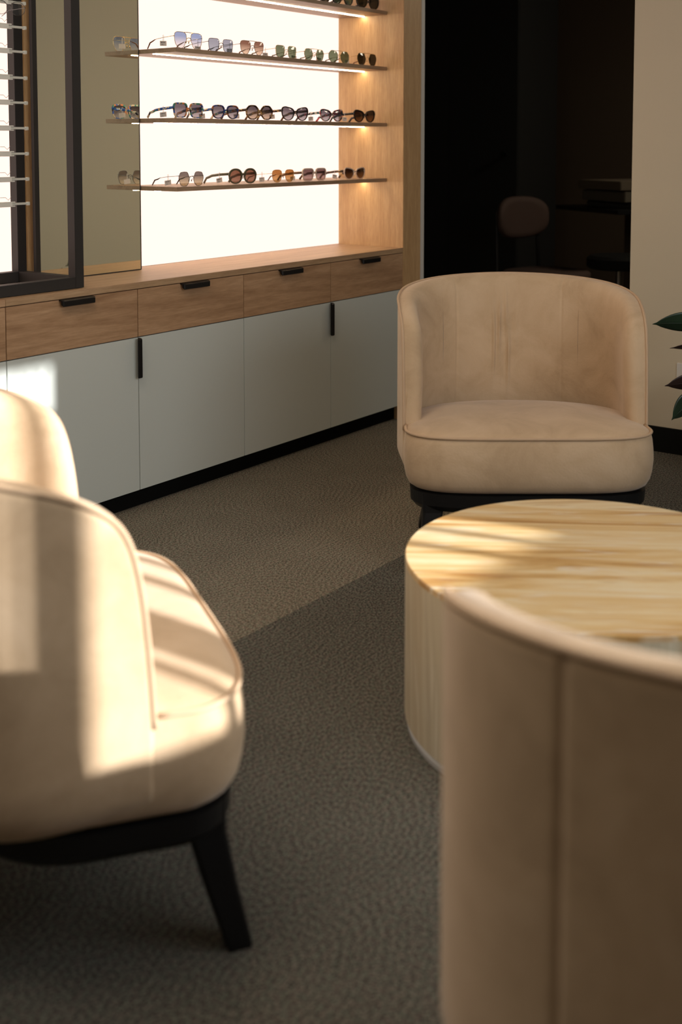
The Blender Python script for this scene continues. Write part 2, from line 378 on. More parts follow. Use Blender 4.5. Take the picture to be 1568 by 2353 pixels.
# ------------------------------------------------------------------ black box frame with display rods
t = thing('box_frame', 'black square tube box frame standing on counter in front of the mirror', 'frame', (-1.765, .03, Z_WT))
def fbox(nm, x0, x1, y0, y1, z0, z1): return box(nm, x0, x1, y0, y1, z0, z1, M_frame, t, bev=.001)
w = .034; HT = 1.36; D = .31; L = -.95
fbox('front_post', -w, 0, 0, w, .0015, HT); fbox('rear_post', -w, 0, D-w, D, .0015, HT)
fbox('front_post', L, L+w, 0, w, .0015, HT); fbox('rear_post', L, L+w, D-w, D, .0015, HT)
for z0 in (.0015, HT-w+.0015):
    fbox('front_rail', L+w, -w, 0, w, z0, z0+w); fbox('rear_rail', L+w, -w, D-w, D, z0, z0+w)
    fbox('side_rail', -w, 0, w, D-w, z0, z0+w); fbox('side_rail', L, L+w, w, D-w, z0, z0+w)
for k, z in enumerate([1.638, 1.563, 1.488, 1.408, 1.331, 1.252, 1.173, 1.094, 1.017]):
    order = ['topmost', 'second from the top', 'third from the top', 'fourth from the top', 'middle', 'fourth from the bottom', 'third from the bottom', 'second from the bottom', 'lowest'][k]
    r = thing('display_rod', 'frosted acrylic display rod in the black box frame, %s of its column' % order, 'display rod', (-1.836, .20, z), 0, 'acrylic rods in the black box frame')
    bm = bmesh.new(); add_box(bm, -.78, -.008, -.004, .004, -.0035, .0035, .001); obj('rod', bm, M_acrylic, r)
    box('end_cap', -.009, 0, -.006, .006, -.006, .005, M_acrylic, r, bev=.0015)
    bm = bmesh.new(); add_box(bm, -.16, -.058, -.008, -.0045, .0045, .008, .001); add_box(bm, -.16, -.058, -.008, -.0045, -.008, -.0045, .001)
    add_box(bm, -.16, -.07, -.0075, -.0045, -.0045, .0045)
    obj('clip', bm, plain('clip_acrylic', (.78, .76, .70), .3) if k == 0 else bpy.data.materials['clip_acrylic'], r)
    bm = bmesh.new(); add_tube(bm, [(-.2, -.006, .0215), (-.094, -.006, .0215), (-.084, -.006, .013), (-.072, -.006, .0235)], .0007, 5)
    add_tube(bm, [(-.2, -.006, .0215), (-.2, -.006, 0)], .0007, 5)
    obj('wire_hook', bm, plain('grey_wire', (.25, .24, .23), .4, .8) if k == 0 else bpy.data.materials['grey_wire'], r)

# ------------------------------------------------------------------ sunglasses
def outline(kind, w, h, n=36):
    """closed lens outline, x to the outer side, centred; z up"""
    pts = []
    def sup(px, pt, pb, inner=1.0):
        for k in range(n):
            a = 2*PI*k/n; c, s = math.cos(a), math.sin(a); p = pt if s > 0 else pb
            x = abs(c)**(2/p)*(1 if c > 0 else -1); z = abs(s)**(2/p)*(1 if s > 0 else -1)
            pts.append([x*w/2, z*h/2])
    if kind == 'aviator':
        sup(0, 3.6, 2.3)
        for p in pts:
            k = (h/2-p[1])/h; p[0] += k*k*w*-.06+.0*w; p[0] *= 1-.16*k
            if p[0] < 0 and p[1] < 0: p[0] *= 1-.25*k
    elif kind == 'square':
        sup(0, 4.5, 3.4)
        for p in pts: p[0] *= 1-.13*(h/2-p[1])/h
    elif kind == 'round': sup(0, 2.2, 2.1)
    elif kind == 'cateye':
        sup(0, 2.7, 2.2)
        for p in pts:
            u = p[0]/w+.5
            if p[1] > 0: p[1] *= .74+.42*u*u
            if p[1] > 0 and u > .7: p[0] += .09*w*(p[1]/h)*2*(u-.5)
            if p[1] < 0: p[0] *= 1+.16*p[1]/h*2
    elif kind == 'butterfly':
        sup(0, 3.2, 2.3)
        for p in pts: p[0] *= 1.04-.18*(h/2-p[1])/h
    else:
        k = {'hexagon': [(-.30, .48), (.0, .5), (.34, .46), (.5, .06), (.30, -.44), (.08, -.5), (-.2, -.5), (-.40, -.30), (-.5, .02)],
             'octagon': [(-.24, .5), (.24, .5), (.5, .2), (.5, -.18), (.22, -.5), (-.22, -.5), (-.5, -.18), (-.5, .2)]}[kind]
        V = [Vector((a*w, b*h)) for a, b in k]; m_ = len(V)
        for i in range(m_):
            a, b, c = V[i-1], V[i], V[(i+1) % m_]
            p0 = b+(a-b)*.28; p1 = b+(c-b)*.28
            for s in (0, .33, .66, 1): 
                q = p0*(1-s)**2+b*2*s*(1-s)+p1*s*s; pts.append([q.x, q.y])
        pts.reverse()
    return pts
def lens_mat(name, top, bot, dens):
    m = bpy.data.materials.new(name); m.use_nodes = True; t = m.node_tree; t.nodes.clear()
    out = N(t, 'ShaderNodeOutputMaterial'); tr = N(t, 'ShaderNodeBsdfTransparent'); gl = N(t, 'ShaderNodeBsdfGlossy'); gl.inputs['Roughness'].default_value = .03
    tc = N(t, 'ShaderNodeTexCoord'); sp = N(t, 'ShaderNodeSeparateXYZ'); t.links.new(tc.outputs['Generated'], sp.inputs[0])
    ramp(t, sp.outputs['Z'], tr.inputs['Color'], [(.1, bot), (.75, top)])
    df = N(t, 'ShaderNodeBsdfDiffuse'); ramp(t, sp.outputs['Z'], df.inputs['Color'], [(.1, tuple(.6*c for c in bot)), (.75, tuple(.6*c for c in top))])
    a = N(t, 'ShaderNodeMixShader'); a.inputs[0].default_value = dens; t.links.new(tr.outputs[0], a.inputs[1]); t.links.new(df.outputs[0], a.inputs[2])
    b = N(t, 'ShaderNodeMixShader'); b.inputs[0].default_value = .06; t.links.new(a.outputs[0], b.inputs[1]); t.links.new(gl.outputs[0], b.inputs[2])
    t.links.new(b.outputs[0], out.inputs[0]); return m
def tortoise(name, cols, scale=90):
    m, t, b = nt(name); tc = N(t, 'ShaderNodeTexCoord'); v = N(t, 'ShaderNodeTexVoronoi'); v.inputs['Scale'].default_value = scale
    t.links.new(tc.outputs['Object'], v.inputs['Vector']); sp = N(t, 'ShaderNodeSeparateColor'); t.links.new(v.outputs['Color'], sp.inputs[0])
    k = len(cols); ramp(t, sp.outputs[0], b.inputs['Base Color'], [(i/k, c) for i, c in enumerate(cols)], 'CONSTANT')
    b.inputs['Roughness'].default_value = .2; return m
M = {}
M['gold'] = plain('gold_metal', (.62, .45, .20), .25, 1); M['bronze'] = plain('bronze_metal', (.16, .10, .06), .3, 1)
M['gun'] = plain('gunmetal', (.12, .12, .12), .3, 1); M['brown'] = plain('brown_acetate', (.16, .06, .02), .2)
M['blk'] = plain('black_acetate', (.012, .011, .011), .2); M['olive'] = plain('olive_acetate', (.10, .095, .055), .3)
M['clear'] = plain('clear_rose_acetate', (.70, .55, .45), .15); M['mix'] = tortoise('multicolour_acetate', [(.03, .12, .42), (.7, .6, .42), (.04, .04, .05), (.7, .24, .07), (.06, .28, .2), (.03, .12, .5), (.75, .68, .5)])
M['blue'] = tortoise('blue_acetate', [(.01, .03, .12), (.02, .02, .02), (.02, .06, .28), (.35, .12, .04), (.02, .02, .05)])
M['tort'] = tortoise('tortoise_acetate', [(.05, .025, .01), (.42, .26, .10), (.02, .012, .008), (.10, .05, .02)])
M['red'] = tortoise('speckled_acetate', [(.02, .02, .02), (.5, .05, .08), (.02, .02, .03), (.02, .15, .14), (.6, .5, .45)], 120)
M['dktort'] = tortoise('dark_tortoise_acetate', [(.02, .013, .008), (.06, .035, .012), (.012, .01, .008)])
Lm = {
 'blue': lens_mat('blue_gradient_lens', (.30, .42, .72), (.85, .88, .93), .18), 'greyblue': lens_mat('grey_blue_lens', (.34, .40, .52), (.42, .50, .62), .25),
 'brown': lens_mat('brown_gradient_lens', (.26, .15, .11), (.80, .66, .52), .3), 'green': lens_mat('green_lens', (.20, .25, .16), (.24, .30, .20), .45),
 'dark': lens_mat('dark_brown_lens', (.055, .045, .025), (.09, .07, .04), .6), 'smoke': lens_mat('smoke_gradient_lens', (.17, .15, .18), (.48, .46, .50), .35),
 'sand': lens_mat('sand_gradient_lens', (.22, .19, .18), (.74, .62, .42), .4), 'rose': lens_mat('rose_brown_lens', (.30, .14, .09), (.42, .24, .17), .5),
 'orange': lens_mat('orange_lens', (.45, .20, .06), (.72, .45, .20), .35), 'plum': lens_mat('plum_gradient_lens', (.20, .12, .12), (.55, .38, .36), .45),
 'brown2': lens_mat('dark_brown_gradient_lens', (.06, .03, .02), (.30, .16, .07), .55), 'greylav': lens_mat('grey_lavender_lens', (.13, .11, .13), (.62, .50, .40), .4)}
def sunglasses(xc, z, kind, w, h, frame, temple, lens, rim, label, bridge='single', rz=0.0, tagside=1, group=None):
    """front faces -Y; w = full width, h = lens height"""
    lw = (w-.018)/2-rim*.5 if rim > .002 else (w-.018)/2-.001
    t = thing('sunglasses', label, 'sunglasses', (xc, .108, z+.0006), rz, group)
    zc = h/2+rim; cx = .009+lw/2+rim*.3
    bmf = bmesh.new()
    for s in (-1, 1):
        o2 = [(s*(cx+a), b) for a, b in outline(kind, lw, h)]
        n = len(o2)
        # lens: bowed disc
        bl = bmesh.new(); cen = bl.verts.new((s*cx, -.003, zc)); rings = []
        for f, y in ((.6, -.0022), (1, 0)):
            rings.append([bl.verts.new((s*cx+(a-s*cx)*f, y+abs(a)*.03, zc+b*f)) for a, b in o2])
        for j in range(n):
            bl.faces.new((cen, rings[0][j], rings[0][(j+1) % n])); bl.faces.new((rings[0][j], rings[1][j], rings[1][(j+1) % n], rings[0][(j+1) % n]))
        lo = obj('lens', bl, Lm[lens], t, smooth=True)
        if rim > .002:
            rings = []
            for f, y in ((0, -.0022), (1, -.0022), (1, .0022), (0, .0022)):
                ring = []
                for j in range(n):
                    a, b = o2[j]; pa = Vector(o2[j-1]); pb = Vector(o2[(j+1) % n]); d = (pb-pa).normalized(); nn = Vector((d.y, -d.x))
                    if nn.dot(Vector((a-s*cx, b))) < 0: nn = -nn
                    e = rim*f*(1.25 if b > 0 else .8)
                    ring.append(Vector((a+nn.x*e, y+abs(a)*.03, zc+b+nn.y*e)))
                rings.append(ring)
            R = [[bmf.verts.new(p) for p in r] for r in rings]
            for A, B in zip(R, R[1:]+R[:1]):
                for j in range(n): bmf.faces.new((A[j], A[(j+1) % n], B[(j+1) % n], B[j]))
        else:
            add_tube(bmf, [(a, abs(a)*.03, zc+b) for a, b in o2], .0009, 6, closed=True)
    zb = zc+h*.12
    rr = .0011 if rim <= .002 else .0028
    add_tube(bmf, [(-.0125, 0, zb-.003), (-.006, -.001, zb+.002), (0, -.0015, zb+.003), (.006, -.001, zb+.002), (.0125, 0, zb-.003)], rr, 6)
    if bridge == 'double': add_tube(bmf, [(-.024, 0, zc+h*.49), (-.01, -.001, zc+h*.50), (.01, -.001, zc+h*.50), (.024, 0, zc+h*.49)], .0011, 6)
    for s in (-1, 1):   # nose pads and end pieces
        add_tube(bmf, [(s*.009, .001, zc), (s*.007, .006, zc-.002), (s*.0065, .007, zc-.009)], [.0007, .0009, .0022], 6)
        zt = zc+h*.22; add_tube(bmf, [(s*(w/2-.004), .002, zt), (s*w/2, .004, zt)], .0014 if rim <= .002 else .003, 6)
    obj('frame', bmf, M[frame], t, smooth=rim <= .002)
    for s in (-1, 1):
        bt = bmesh.new(); zt = zc+h*.22; xo = s*w/2
        pts = [(xo, .003, zt), (xo, .05, zt-.003), (xo*.985, .092, zt-.008), (xo*.975, .105, zt-.013), (xo*.965, .120, zt*.55), (xo*.95, .134, .0025)]
        if rim <= .002:
            add_tube(bt, pts[:4], .0009, 6); add_tube(bt, pts[2:], [.0012, .0022, .0026, .002], 6, mi=1)
            obj('temple', bt, None, t, smooth=True, mats=[M[frame], M[temple]])
        else:
            add_tube(bt, pts, .003, 8, flat=(.0016, .0048)); obj('temple', bt, M[temple], t, smooth=True)
    if tagside:
        xo = -w/2; zt = zc+h*.22
        bg = bmesh.new(); cy = .052; zc2 = max(zt-.024, .0085)
        tl = random.uniform(-.15, .15)
        T = Matrix.Translation((xo-.001, cy, zc2)) @ Matrix.Rotation(tl, 4, 'Y')
        add_box(bg, -.0155, .0155, -.0004, .0004, -.0085, .0085, mat=T)
        for q in range(11):
            x_ = -.0115+q*.0018+random.uniform(0, .0004)
            add_box(bg, x_, x_+random.choice((.0004, .0007, .0009)), -.0006, -.0004, .0015, .0055, mi=1, mat=T)
        add_box(bg, -.0095, -.002, -.0006, -.0004, -.0035, -.0028, mi=1, mat=T); add_box(bg, -.0095, .002, -.0006, -.0004, -.0055, -.0049, mi=1, mat=T)
        for dx in (-.002, .002): add_tube(bg, [(xo+dx, cy, zc2+.007), (xo+dx*.9, cy, zt+.004), (xo, cy+.001, zt+.005)], .0006, 5, mi=2)
        g = obj('price_tag', bg, None, t, mats=[M_paper, M_ink, M_thread]); g['label'] = 'small white price tag with barcode'
    return t
S1, S2, S3, S0 = ZS[1], ZS[2], ZS[3], ZS[0]
G1, G2, G3, G0 = 'metal sunglasses on the second shelf', 'acetate sunglasses on the middle shelf', 'sunglasses on the lowest shelf', 'dark sunglasses on the topmost shelf'
sunglasses(-1.204, S1, 'aviator', .144, .056, 'gold', 'brown', 'blue', .001, 'gold double-bridge sunglasses with large light blue gradient lenses nearest the mirror', 'double', group=G1)
sunglasses(-1.036, S1, 'square', .133, .046, 'gun', 'gun', 'greyblue', .001, 'squarish metal sunglasses with grey-blue lenses beside the light blue gradient pair', group=G1)
sunglasses(-.863, S1, 'aviator', .137, .050, 'bronze', 'brown', 'brown', .001, 'bronze double-bridge sunglasses with brown fading lenses', 'double', group=G1)
sunglasses(-.662, S1, 'square', .128, .046, 'gold', 'olive', 'green', .001, 'metal sunglasses with green lenses standing next to the brown fading pair', group=G1)
sunglasses(-.484, S1, 'hexagon', .131, .045, 'gold', 'olive', 'green', .001, 'metal double-bridge sunglasses with green lenses, middle of the three green pairs', 'double', group=G1)
sunglasses(-.317, S1, 'octagon', .142, .048, 'gold', 'olive', 'green', .001, 'gold sunglasses with green lenses half in front of the oak panel', 'double', group=G1)
sunglasses(-.117, S1, 'hexagon', .146, .050, 'gold', 'brown', 'dark', .001, 'gold sunglasses with nearly black lenses at the oak end panel on the second shelf', 'double', group=G1)
sunglasses(-1.208, S2, 'square', .144, .044, 'mix', 'mix', 'smoke', .0045, 'multicoloured blue and cream patterned sunglasses nearest the mirror', group=G2)
sunglasses(-1.014, S2, 'butterfly', .138, .042, 'blue', 'mix', 'smoke', .004, 'dark blue speckled sunglasses with bright orange and blue temple', group=G2)
sunglasses(-.822, S2, 'octagon', .146, .045, 'tort', 'tort', 'greylav', .0045, 'octagonal tortoiseshell sunglasses with grey fading lenses', group=G2)
sunglasses(-.607, S2, 'cateye', .158, .050, 'blk', 'tort', 'smoke', .0032, 'black cat-eye sunglasses with grey fading lenses and patterned temple', group=G2)
sunglasses(-.368, S2, 'cateye', .145, .043, 'red', 'red', 'smoke', .0045, 'red and teal speckled sunglasses in front of the panel corner', group=G2)
sunglasses(-.135, S2, 'cateye', .145, .045, 'blk', 'blk', 'brown2', .0045, 'black sunglasses with brown lenses at the oak end panel on the middle shelf', group=G2)
sunglasses(-1.196, S3, 'hexagon', .129, .050, 'gun', 'blk', 'sand', .001, 'thin metal hexagonal sunglasses with grey to yellow lenses', group=G3)
sunglasses(-.92, S3, 'round', .146, .046, 'olive', 'olive', 'rose', .0055, 'thick olive rounded sunglasses with rosy brown lenses', group=G3)
sunglasses(-.682, S3, 'butterfly', .136, .048, 'gold', 'brown', 'orange', .001, 'thin gold sunglasses with orange lenses', group=G3)
sunglasses(-.484, S3, 'square', .150, .043, 'clear', 'bronze', 'plum', .004, 'clear rose square sunglasses with mauve lenses', group=G3)
sunglasses(-.207, S3, 'cateye', .142, .045, 'clear', 'tort', 'brown2', .0032, 'rosy framed sunglasses with dark brown lenses at the end of the lowest shelf', group=G3)
sunglasses(-.452, S0, 'square', .140, .046, 'dktort', 'dktort', 'dark', .004, 'leftmost dark sunglasses visible on the topmost shelf, only lens bottoms showing', group=G0)
sunglasses(-.292, S0, 'butterfly', .140, .048, 'dktort', 'dktort', 'green', .005, 'dark sunglasses with olive lenses in the middle of the topmost shelf group', group=G0)
sunglasses(-.112, S0, 'round', .158, .056, 'dktort', 'dktort', 'dark', .005, 'big round dark olive sunglasses at the oak end panel on the topmost shelf', group=G0)
# clear spectacles on the topmost rod, rimless lens hanging below it
sp = thing('spectacles', 'clear spectacles hanging on the topmost acrylic rod in the upper left corner', 'spectacles', (-1.905, .19, 1.618), 0)
for s in (-1, 1):
    bl = bmesh.new(); o2 = outline('round', .052, .042); n = len(o2); c_ = bl.verts.new((s*.033, -.002, 0)); rg = [bl.verts.new((s*.033+a, 0, b)) for a, b in o2]
    for j in range(n): bl.faces.new((c_, rg[j], rg[(j+1) % n]))
    obj('lens', bl, lens_mat('clear_lens', (.93, .93, .92), (.93, .93, .92), .04) if s == -1 else bpy.data.materials['clear_lens'], sp)
bm = bmesh.new()
for s in (-1, 1): add_tube(bm, [(s*.033+a, 0, b) for a, b in outline('round', .052, .042)], .0008, 6, closed=True)
add_tube(bm, [(-.009, 0, .006), (0, -.002, .009), (.009, 0, .006)], .001, 6)
obj('frame', bm, M['gun'], sp, smooth=True)
for s in (-1, 1):
    bm = bmesh.new(); add_tube(bm, [(s*.058, 0, .006), (s*.066, .004, .006), (s*.066, .085, .004), (s*.064, .12, -.012)], .001, 6); obj('temple', bm, M['gun'], sp)

# ------------------------------------------------------------------ armchairs
A_, B_, YA = .360, .285, -.15
T_ = .058; ZB, Z0, ZTOP, LR = .238, .40, .79, .34
def half_plan(n=60):
    P = [(.350, YA), (.354, -.10), (.3585, -.05)]
    for k in range(n+1):
        a = PI/2*k/n; P.append((A_*math.cos(a), B_*math.sin(a)))
    return P
def plan_curve():
    hp = half_plan(); P = hp+[(-x, y) for x, y in reversed(hp[:-1])]
    V = [Vector((x, y, 0)) for x, y in P]; s = [0]
    for a, b in zip(V, V[1:]): s.append(s[-1]+(b-a).length)
    return V, s
PV, PS = plan_curve(); LT = PS[-1]
def at_s(s):
    s = min(max(s, 0), LT)
    i = 0
    while i < len(PS)-2 and PS[i+1] < s: i += 1
    f = (s-PS[i])/(PS[i+1]-PS[i]); p = PV[i].lerp(PV[i+1], f)
    a = PV[max(i-1, 0)]; b = PV[min(i+2, len(PV)-1)]; d = (b-a).normalized()
    return p, Vector((d.y, -d.x, 0))
def rim(s):
    t = min(s, LT-s)
    return ZTOP-.134*math.exp(-t/.157)-.256*math.exp(-t/.0138)
def bulge_out(z):
    return -.047*max(0, (.30-z)/.062)**2
SEAM, SEAMO = .46, .395
def shell(parent, wrinkles):
    ss = [0, .001, .0022, .0036, .0052, .007, .009, .0115, .0145, .018, .022, .027, .033, .041, .050, .062, .078, .098, .12, .15, .18]
    k = .21
    while k < LT/2: ss.append(k); k += .022
    extra = []
    for q in (-.012, -.007, -.0035, -.0015, 0, .0015, .0035, .007, .012): extra += [SEAM+q, SEAMO+q]
    ss = [s for s in ss if abs(s-SEAM) > .014 and abs(s-SEAMO) > .014]+extra
    if wrinkles:
        k = LT/2-.10
        ss = [s for s in ss if s < k]
        while k < LT/2: ss.append(k); k += .003
    ss = sorted(ss); ss = ss+[LT-s for s in reversed(ss)]
    S_ = []
    for s in ss:
        if not S_ or s-S_[-1] > 1e-4: S_.append(s)
    # rim outline for the edge distance
    outl = [(0, ZB+(Z0-ZB)*i/30) for i in range(31)]
    for i in range(1, 400): s = LR*1.05*(i/400)**2.3; outl.append((s, rim(s)))
    def dist(s, z):
        t = min(s, LT-s); sg_ = 1 if s <= LT/2 else -1
        if t > LR: return rim(s)-z, (0, 1)
        d, a, b = min((math.hypot(t-a, z-b), a, b) for a, b in outl)
        return d, ((a-t)/max(d, 1e-6)*sg_, (b-z)/max(d, 1e-6))
    g = [0, .03, .07, .12, .2, .3, .4, .5, .6, .7, .78, .84, .89, .925, .95, .97, .983, .993, 1]
    def grow(s, u):
        zr = rim(s); return ZB+(zr-ZB)*u
    bm = bmesh.new(); cols = []
    rows = [('o', u) for u in g]+[('i', u) for u in reversed(g[:-1])]
    for s in S_:
        p, n = at_s(s); col = []
        for side, u in rows:
            z = grow(s, u); d, nv = dist(s, z)
            back = max(0, p.y)/B_*max(0, (z-.42))*.05
            sg = math.exp(-((min(s, LT-s)-(SEAM if side == 'i' else SEAMO))/.004)**2)*(.0022 if side == 'i' else .0045)
            push = (0, 0)
            if side == 'o':
                off = -.006*(1-min(d/.008, 1))**2+bulge_out(z)-sg
                if u == 1: off = -.006
            else:
                q_ = min(d/.05, 1)
                off = -.006-(T_-.006)*math.sin(PI*q_/2)+sg*.8+bulge_out(z)
                if 1e-5 < d < .05:
                    k_ = (.0075*math.sin(PI*q_)-d*q_**1.5+d)*max(0, min(1, (z-.27)/.06))
                    push = (nv[0]*k_, nv[1]*k_)
                off += .006*math.sin(PI*min(1, max(0, (z-.4)/.36)))*-1
                if wrinkles:
                    q = s-LT/2
                    for c0, a0, w0, zt, zb in ((.0, .0045, .010, .75, .42), (.028, .0055, .008, .74, .50), (.052, .0045, .009, .72, .46), (-.03, .0025, .014, .70, .55)):
                        c1 = c0+.035*(z-.6)+.004*math.sin(z*30+c0*90)
                        env = max(0, min(1, (zt-z)/.08))*max(0, min(1, (z-zb)/.08))
                        off -= 1.9*a0*env*math.exp(-((q-c1)/(w0*.62))**2)
            tg = Vector((-n.y, n.x, 0)); v = p+n*off+tg*push[0]; col.append(bm.verts.new((v.x, v.y+back, z+push[1])))
        cols.append(col)
    nr = len(rows)
    for a, b in zip(cols, cols[1:]):
        for j in range(nr-1): bm.faces.new((a[j], b[j], b[j+1], a[j+1]))
        bm.faces.new((a[-1], b[-1], b[0], a[0]))
    for c in (cols[0], cols[-1]):
        for j in range(len(g)-1):
            try: bm.faces.new((c[j], c[j+1], c[nr-2-j], c[nr-1-j])) if nr-2-j != j+1 else bm.faces.new((c[j], c[j+1], c[nr-1-j]))
            except ValueError: pass
    bmesh.ops.remove_doubles(bm, verts=bm.verts, dist=.0001)
    ob = obj('backrest', bm, M_suede, parent, smooth=True)
    # piping along the outer edge
    pts = [(0, .385)]
    q = [LR*1.02*(i/46)**2.4 for i in range(47)]; pts += [(s, rim(s)) for s in q]
    s = q[-1]+.02
    while s < LT/2: pts.append((s, rim(s))); s += .02
    pts = pts+[(LT-a, b) for a, b in reversed(pts)]
    bm = bmesh.new(); P3 = []
    for s, z in pts:
        p, n = at_s(s); back = max(0, p.y)/B_*max(0, (z-.42))*.05
        # pull slightly outward from the edge
        v = p+n*(-.002+min(0, bulge_out(z))); P3.append((v.x, v.y+back-(.001 if z < Z0 else 0), z+.0005))
    add_tube(bm, P3, .0042, 8)
    o = obj('back_piping', bm, M_piping, parent, smooth=True)
SA, SBF, SBB, SY = .353, .235, .245, -.08
def seat_ring(z, inset, n=96, nf=4.6):
    R = []
    for k in range(n):
        a = 2*PI*k/n; c, s = math.cos(a), math.sin(a); p = nf if s < 0 else 2.2
        x = abs(c)**(2/p)*(1 if c > 0 else -1); y = abs(s)**(2/p)*(1 if s > 0 else -1)
        ex = SA-inset-(.012 if s > .02 else .012*max(0, (s+.3)/.32) if s > -.3 else 0)
        by = (SBF if s < 0 else SBB)-inset
        R.append(Vector((x*ex, SY+y*by, z)))
    return R
def armchair(label, loc, rz, wrinkles=False):
    t = thing('armchair', label, 'armchair', loc, rz, 'beige armchairs around the stone table')
    bm = bmesh.new()
    prof = [(.238, .05), (.2385, .034), (.243, .022), (.252, .011), (.268, .003), (.29, -.002), (.32, -.005), (.35, -.004), (.38, -.001), (.396, .003), (.402, .008), (.410, .03), (.418, .07), (.426, .12), (.430, .17), (.431, .215)]
    add_loft(bm, [seat_ring(z, i) for z, i in prof])
    obj('seat', bm, M_suede, t, smooth=True)
    bm = bmesh.new(); R = seat_ring(.400, .0015); n = len(R)
    pts = [p for p in R if p.y < -.135]
    pts.sort(key=lambda p: math.atan2(p.y-SY, p.x)); add_tube(bm, pts, .0044, 8)
    obj('seat_piping', bm, M_piping, t, smooth=True)
    shell(t, wrinkles)
    # black base ring and legs
    bm = bmesh.new()
    o1 = seat_ring(.237, .014); o2_ = seat_ring(.203, .016); o3 = seat_ring(.186, .030); i3 = seat_ring(.186, .085); i1 = seat_ring(.237, .085)
    R = [[bm.verts.new(p) for p in r] for r in (o1, o2_, o3, i3, i1)]
    for A, B in zip(R, R[1:]+R[:1]):
        for j in range(n): bm.faces.new((A[j], A[(j+1) % n], B[(j+1) % n], B[j]))
    bm.faces.new([bm.verts.new(v.co) for v in R[4]])
    obj('base_ring', bm, M_black, t, smooth=False)
    for sx, sy, fx, fy in ((.268, -.232, .293, -.284), (-.268, -.232, -.293, -.284), (.225, .085, .265, .16), (-.225, .085, -.265, .16)):
        bm = bmesh.new(); rings = []
        for z, f, hw in ((.235, 0, .036), (.205, .05, .033), (.18, .15, .0285), (.1, .5, .0245), (.008, .97, .020), (0, 1, .019)):
            x_, y_ = sx+(fx-sx)*f, sy+(fy-sy)*f; r_ = hw*.3
            a0 = math.atan2(fy, fx); ring = []
            for q in range(4):
                ca = PI/4+q*PI/2; cxx, cyy = math.cos(ca)*(hw-r_)*1.414, math.sin(ca)*(hw-r_)*1.414
                for e in (-.6, 0, .6): ring.append((cxx+r_*math.cos(ca+e), cyy+r_*math.sin(ca+e)))
            rings.append([Vector((x_+a*math.cos(0)-b*math.sin(0), y_+a*math.sin(0)+b*math.cos(0), z)) for a, b in ring])
        add_loft(bm, rings); obj('leg', bm, M_black, t, smooth=False)
    return t
armchair('beige suede armchair behind the stone table, facing the camera, in shade', (-1.122, -1.150, 0), math.radians(-143.8+90), True)
armchair('sunlit beige armchair cut by left photo edge, seen from behind its side', (-3.031, -1.247, 0), math.radians(-32.9+90))
armchair('beige armchair in the lower right corner seen from behind, nearest the camera', (-3.025, -2.47, 0), math.radians(28+90))

# ------------------------------------------------------------------ coffee table
t = thing('coffee_table', 'low round drum table of veined honey coloured stone between the armchairs', 'coffee table', (-2.005, -1.796, 0))
R_ = .392; HT_ = .355
def ring(r, z, n=128): return [Vector((r*math.cos(2*PI*k/n), r*math.sin(2*PI*k/n), z)) for k in range(n)]
bm = bmesh.new(); add_loft(bm, [ring(R_-.004, .018), ring(R_, .022), ring(R_, HT_-.012)]); obj('drum', bm, M_stone_side, t)
bm = bmesh.new(); add_loft(bm, [ring(R_, HT_-.012), ring(R_, HT_-.002), ring(R_-.002, HT_)]); obj('top', bm, M_stone_top, t)
bm = bmesh.new(); add_loft(bm, [ring(R_-.005, 0), ring(R_-.003, .012), ring(R_-.006, .018)]); o = obj('base', bm, plain('pale_base', (.62, .62, .62), .4), t)

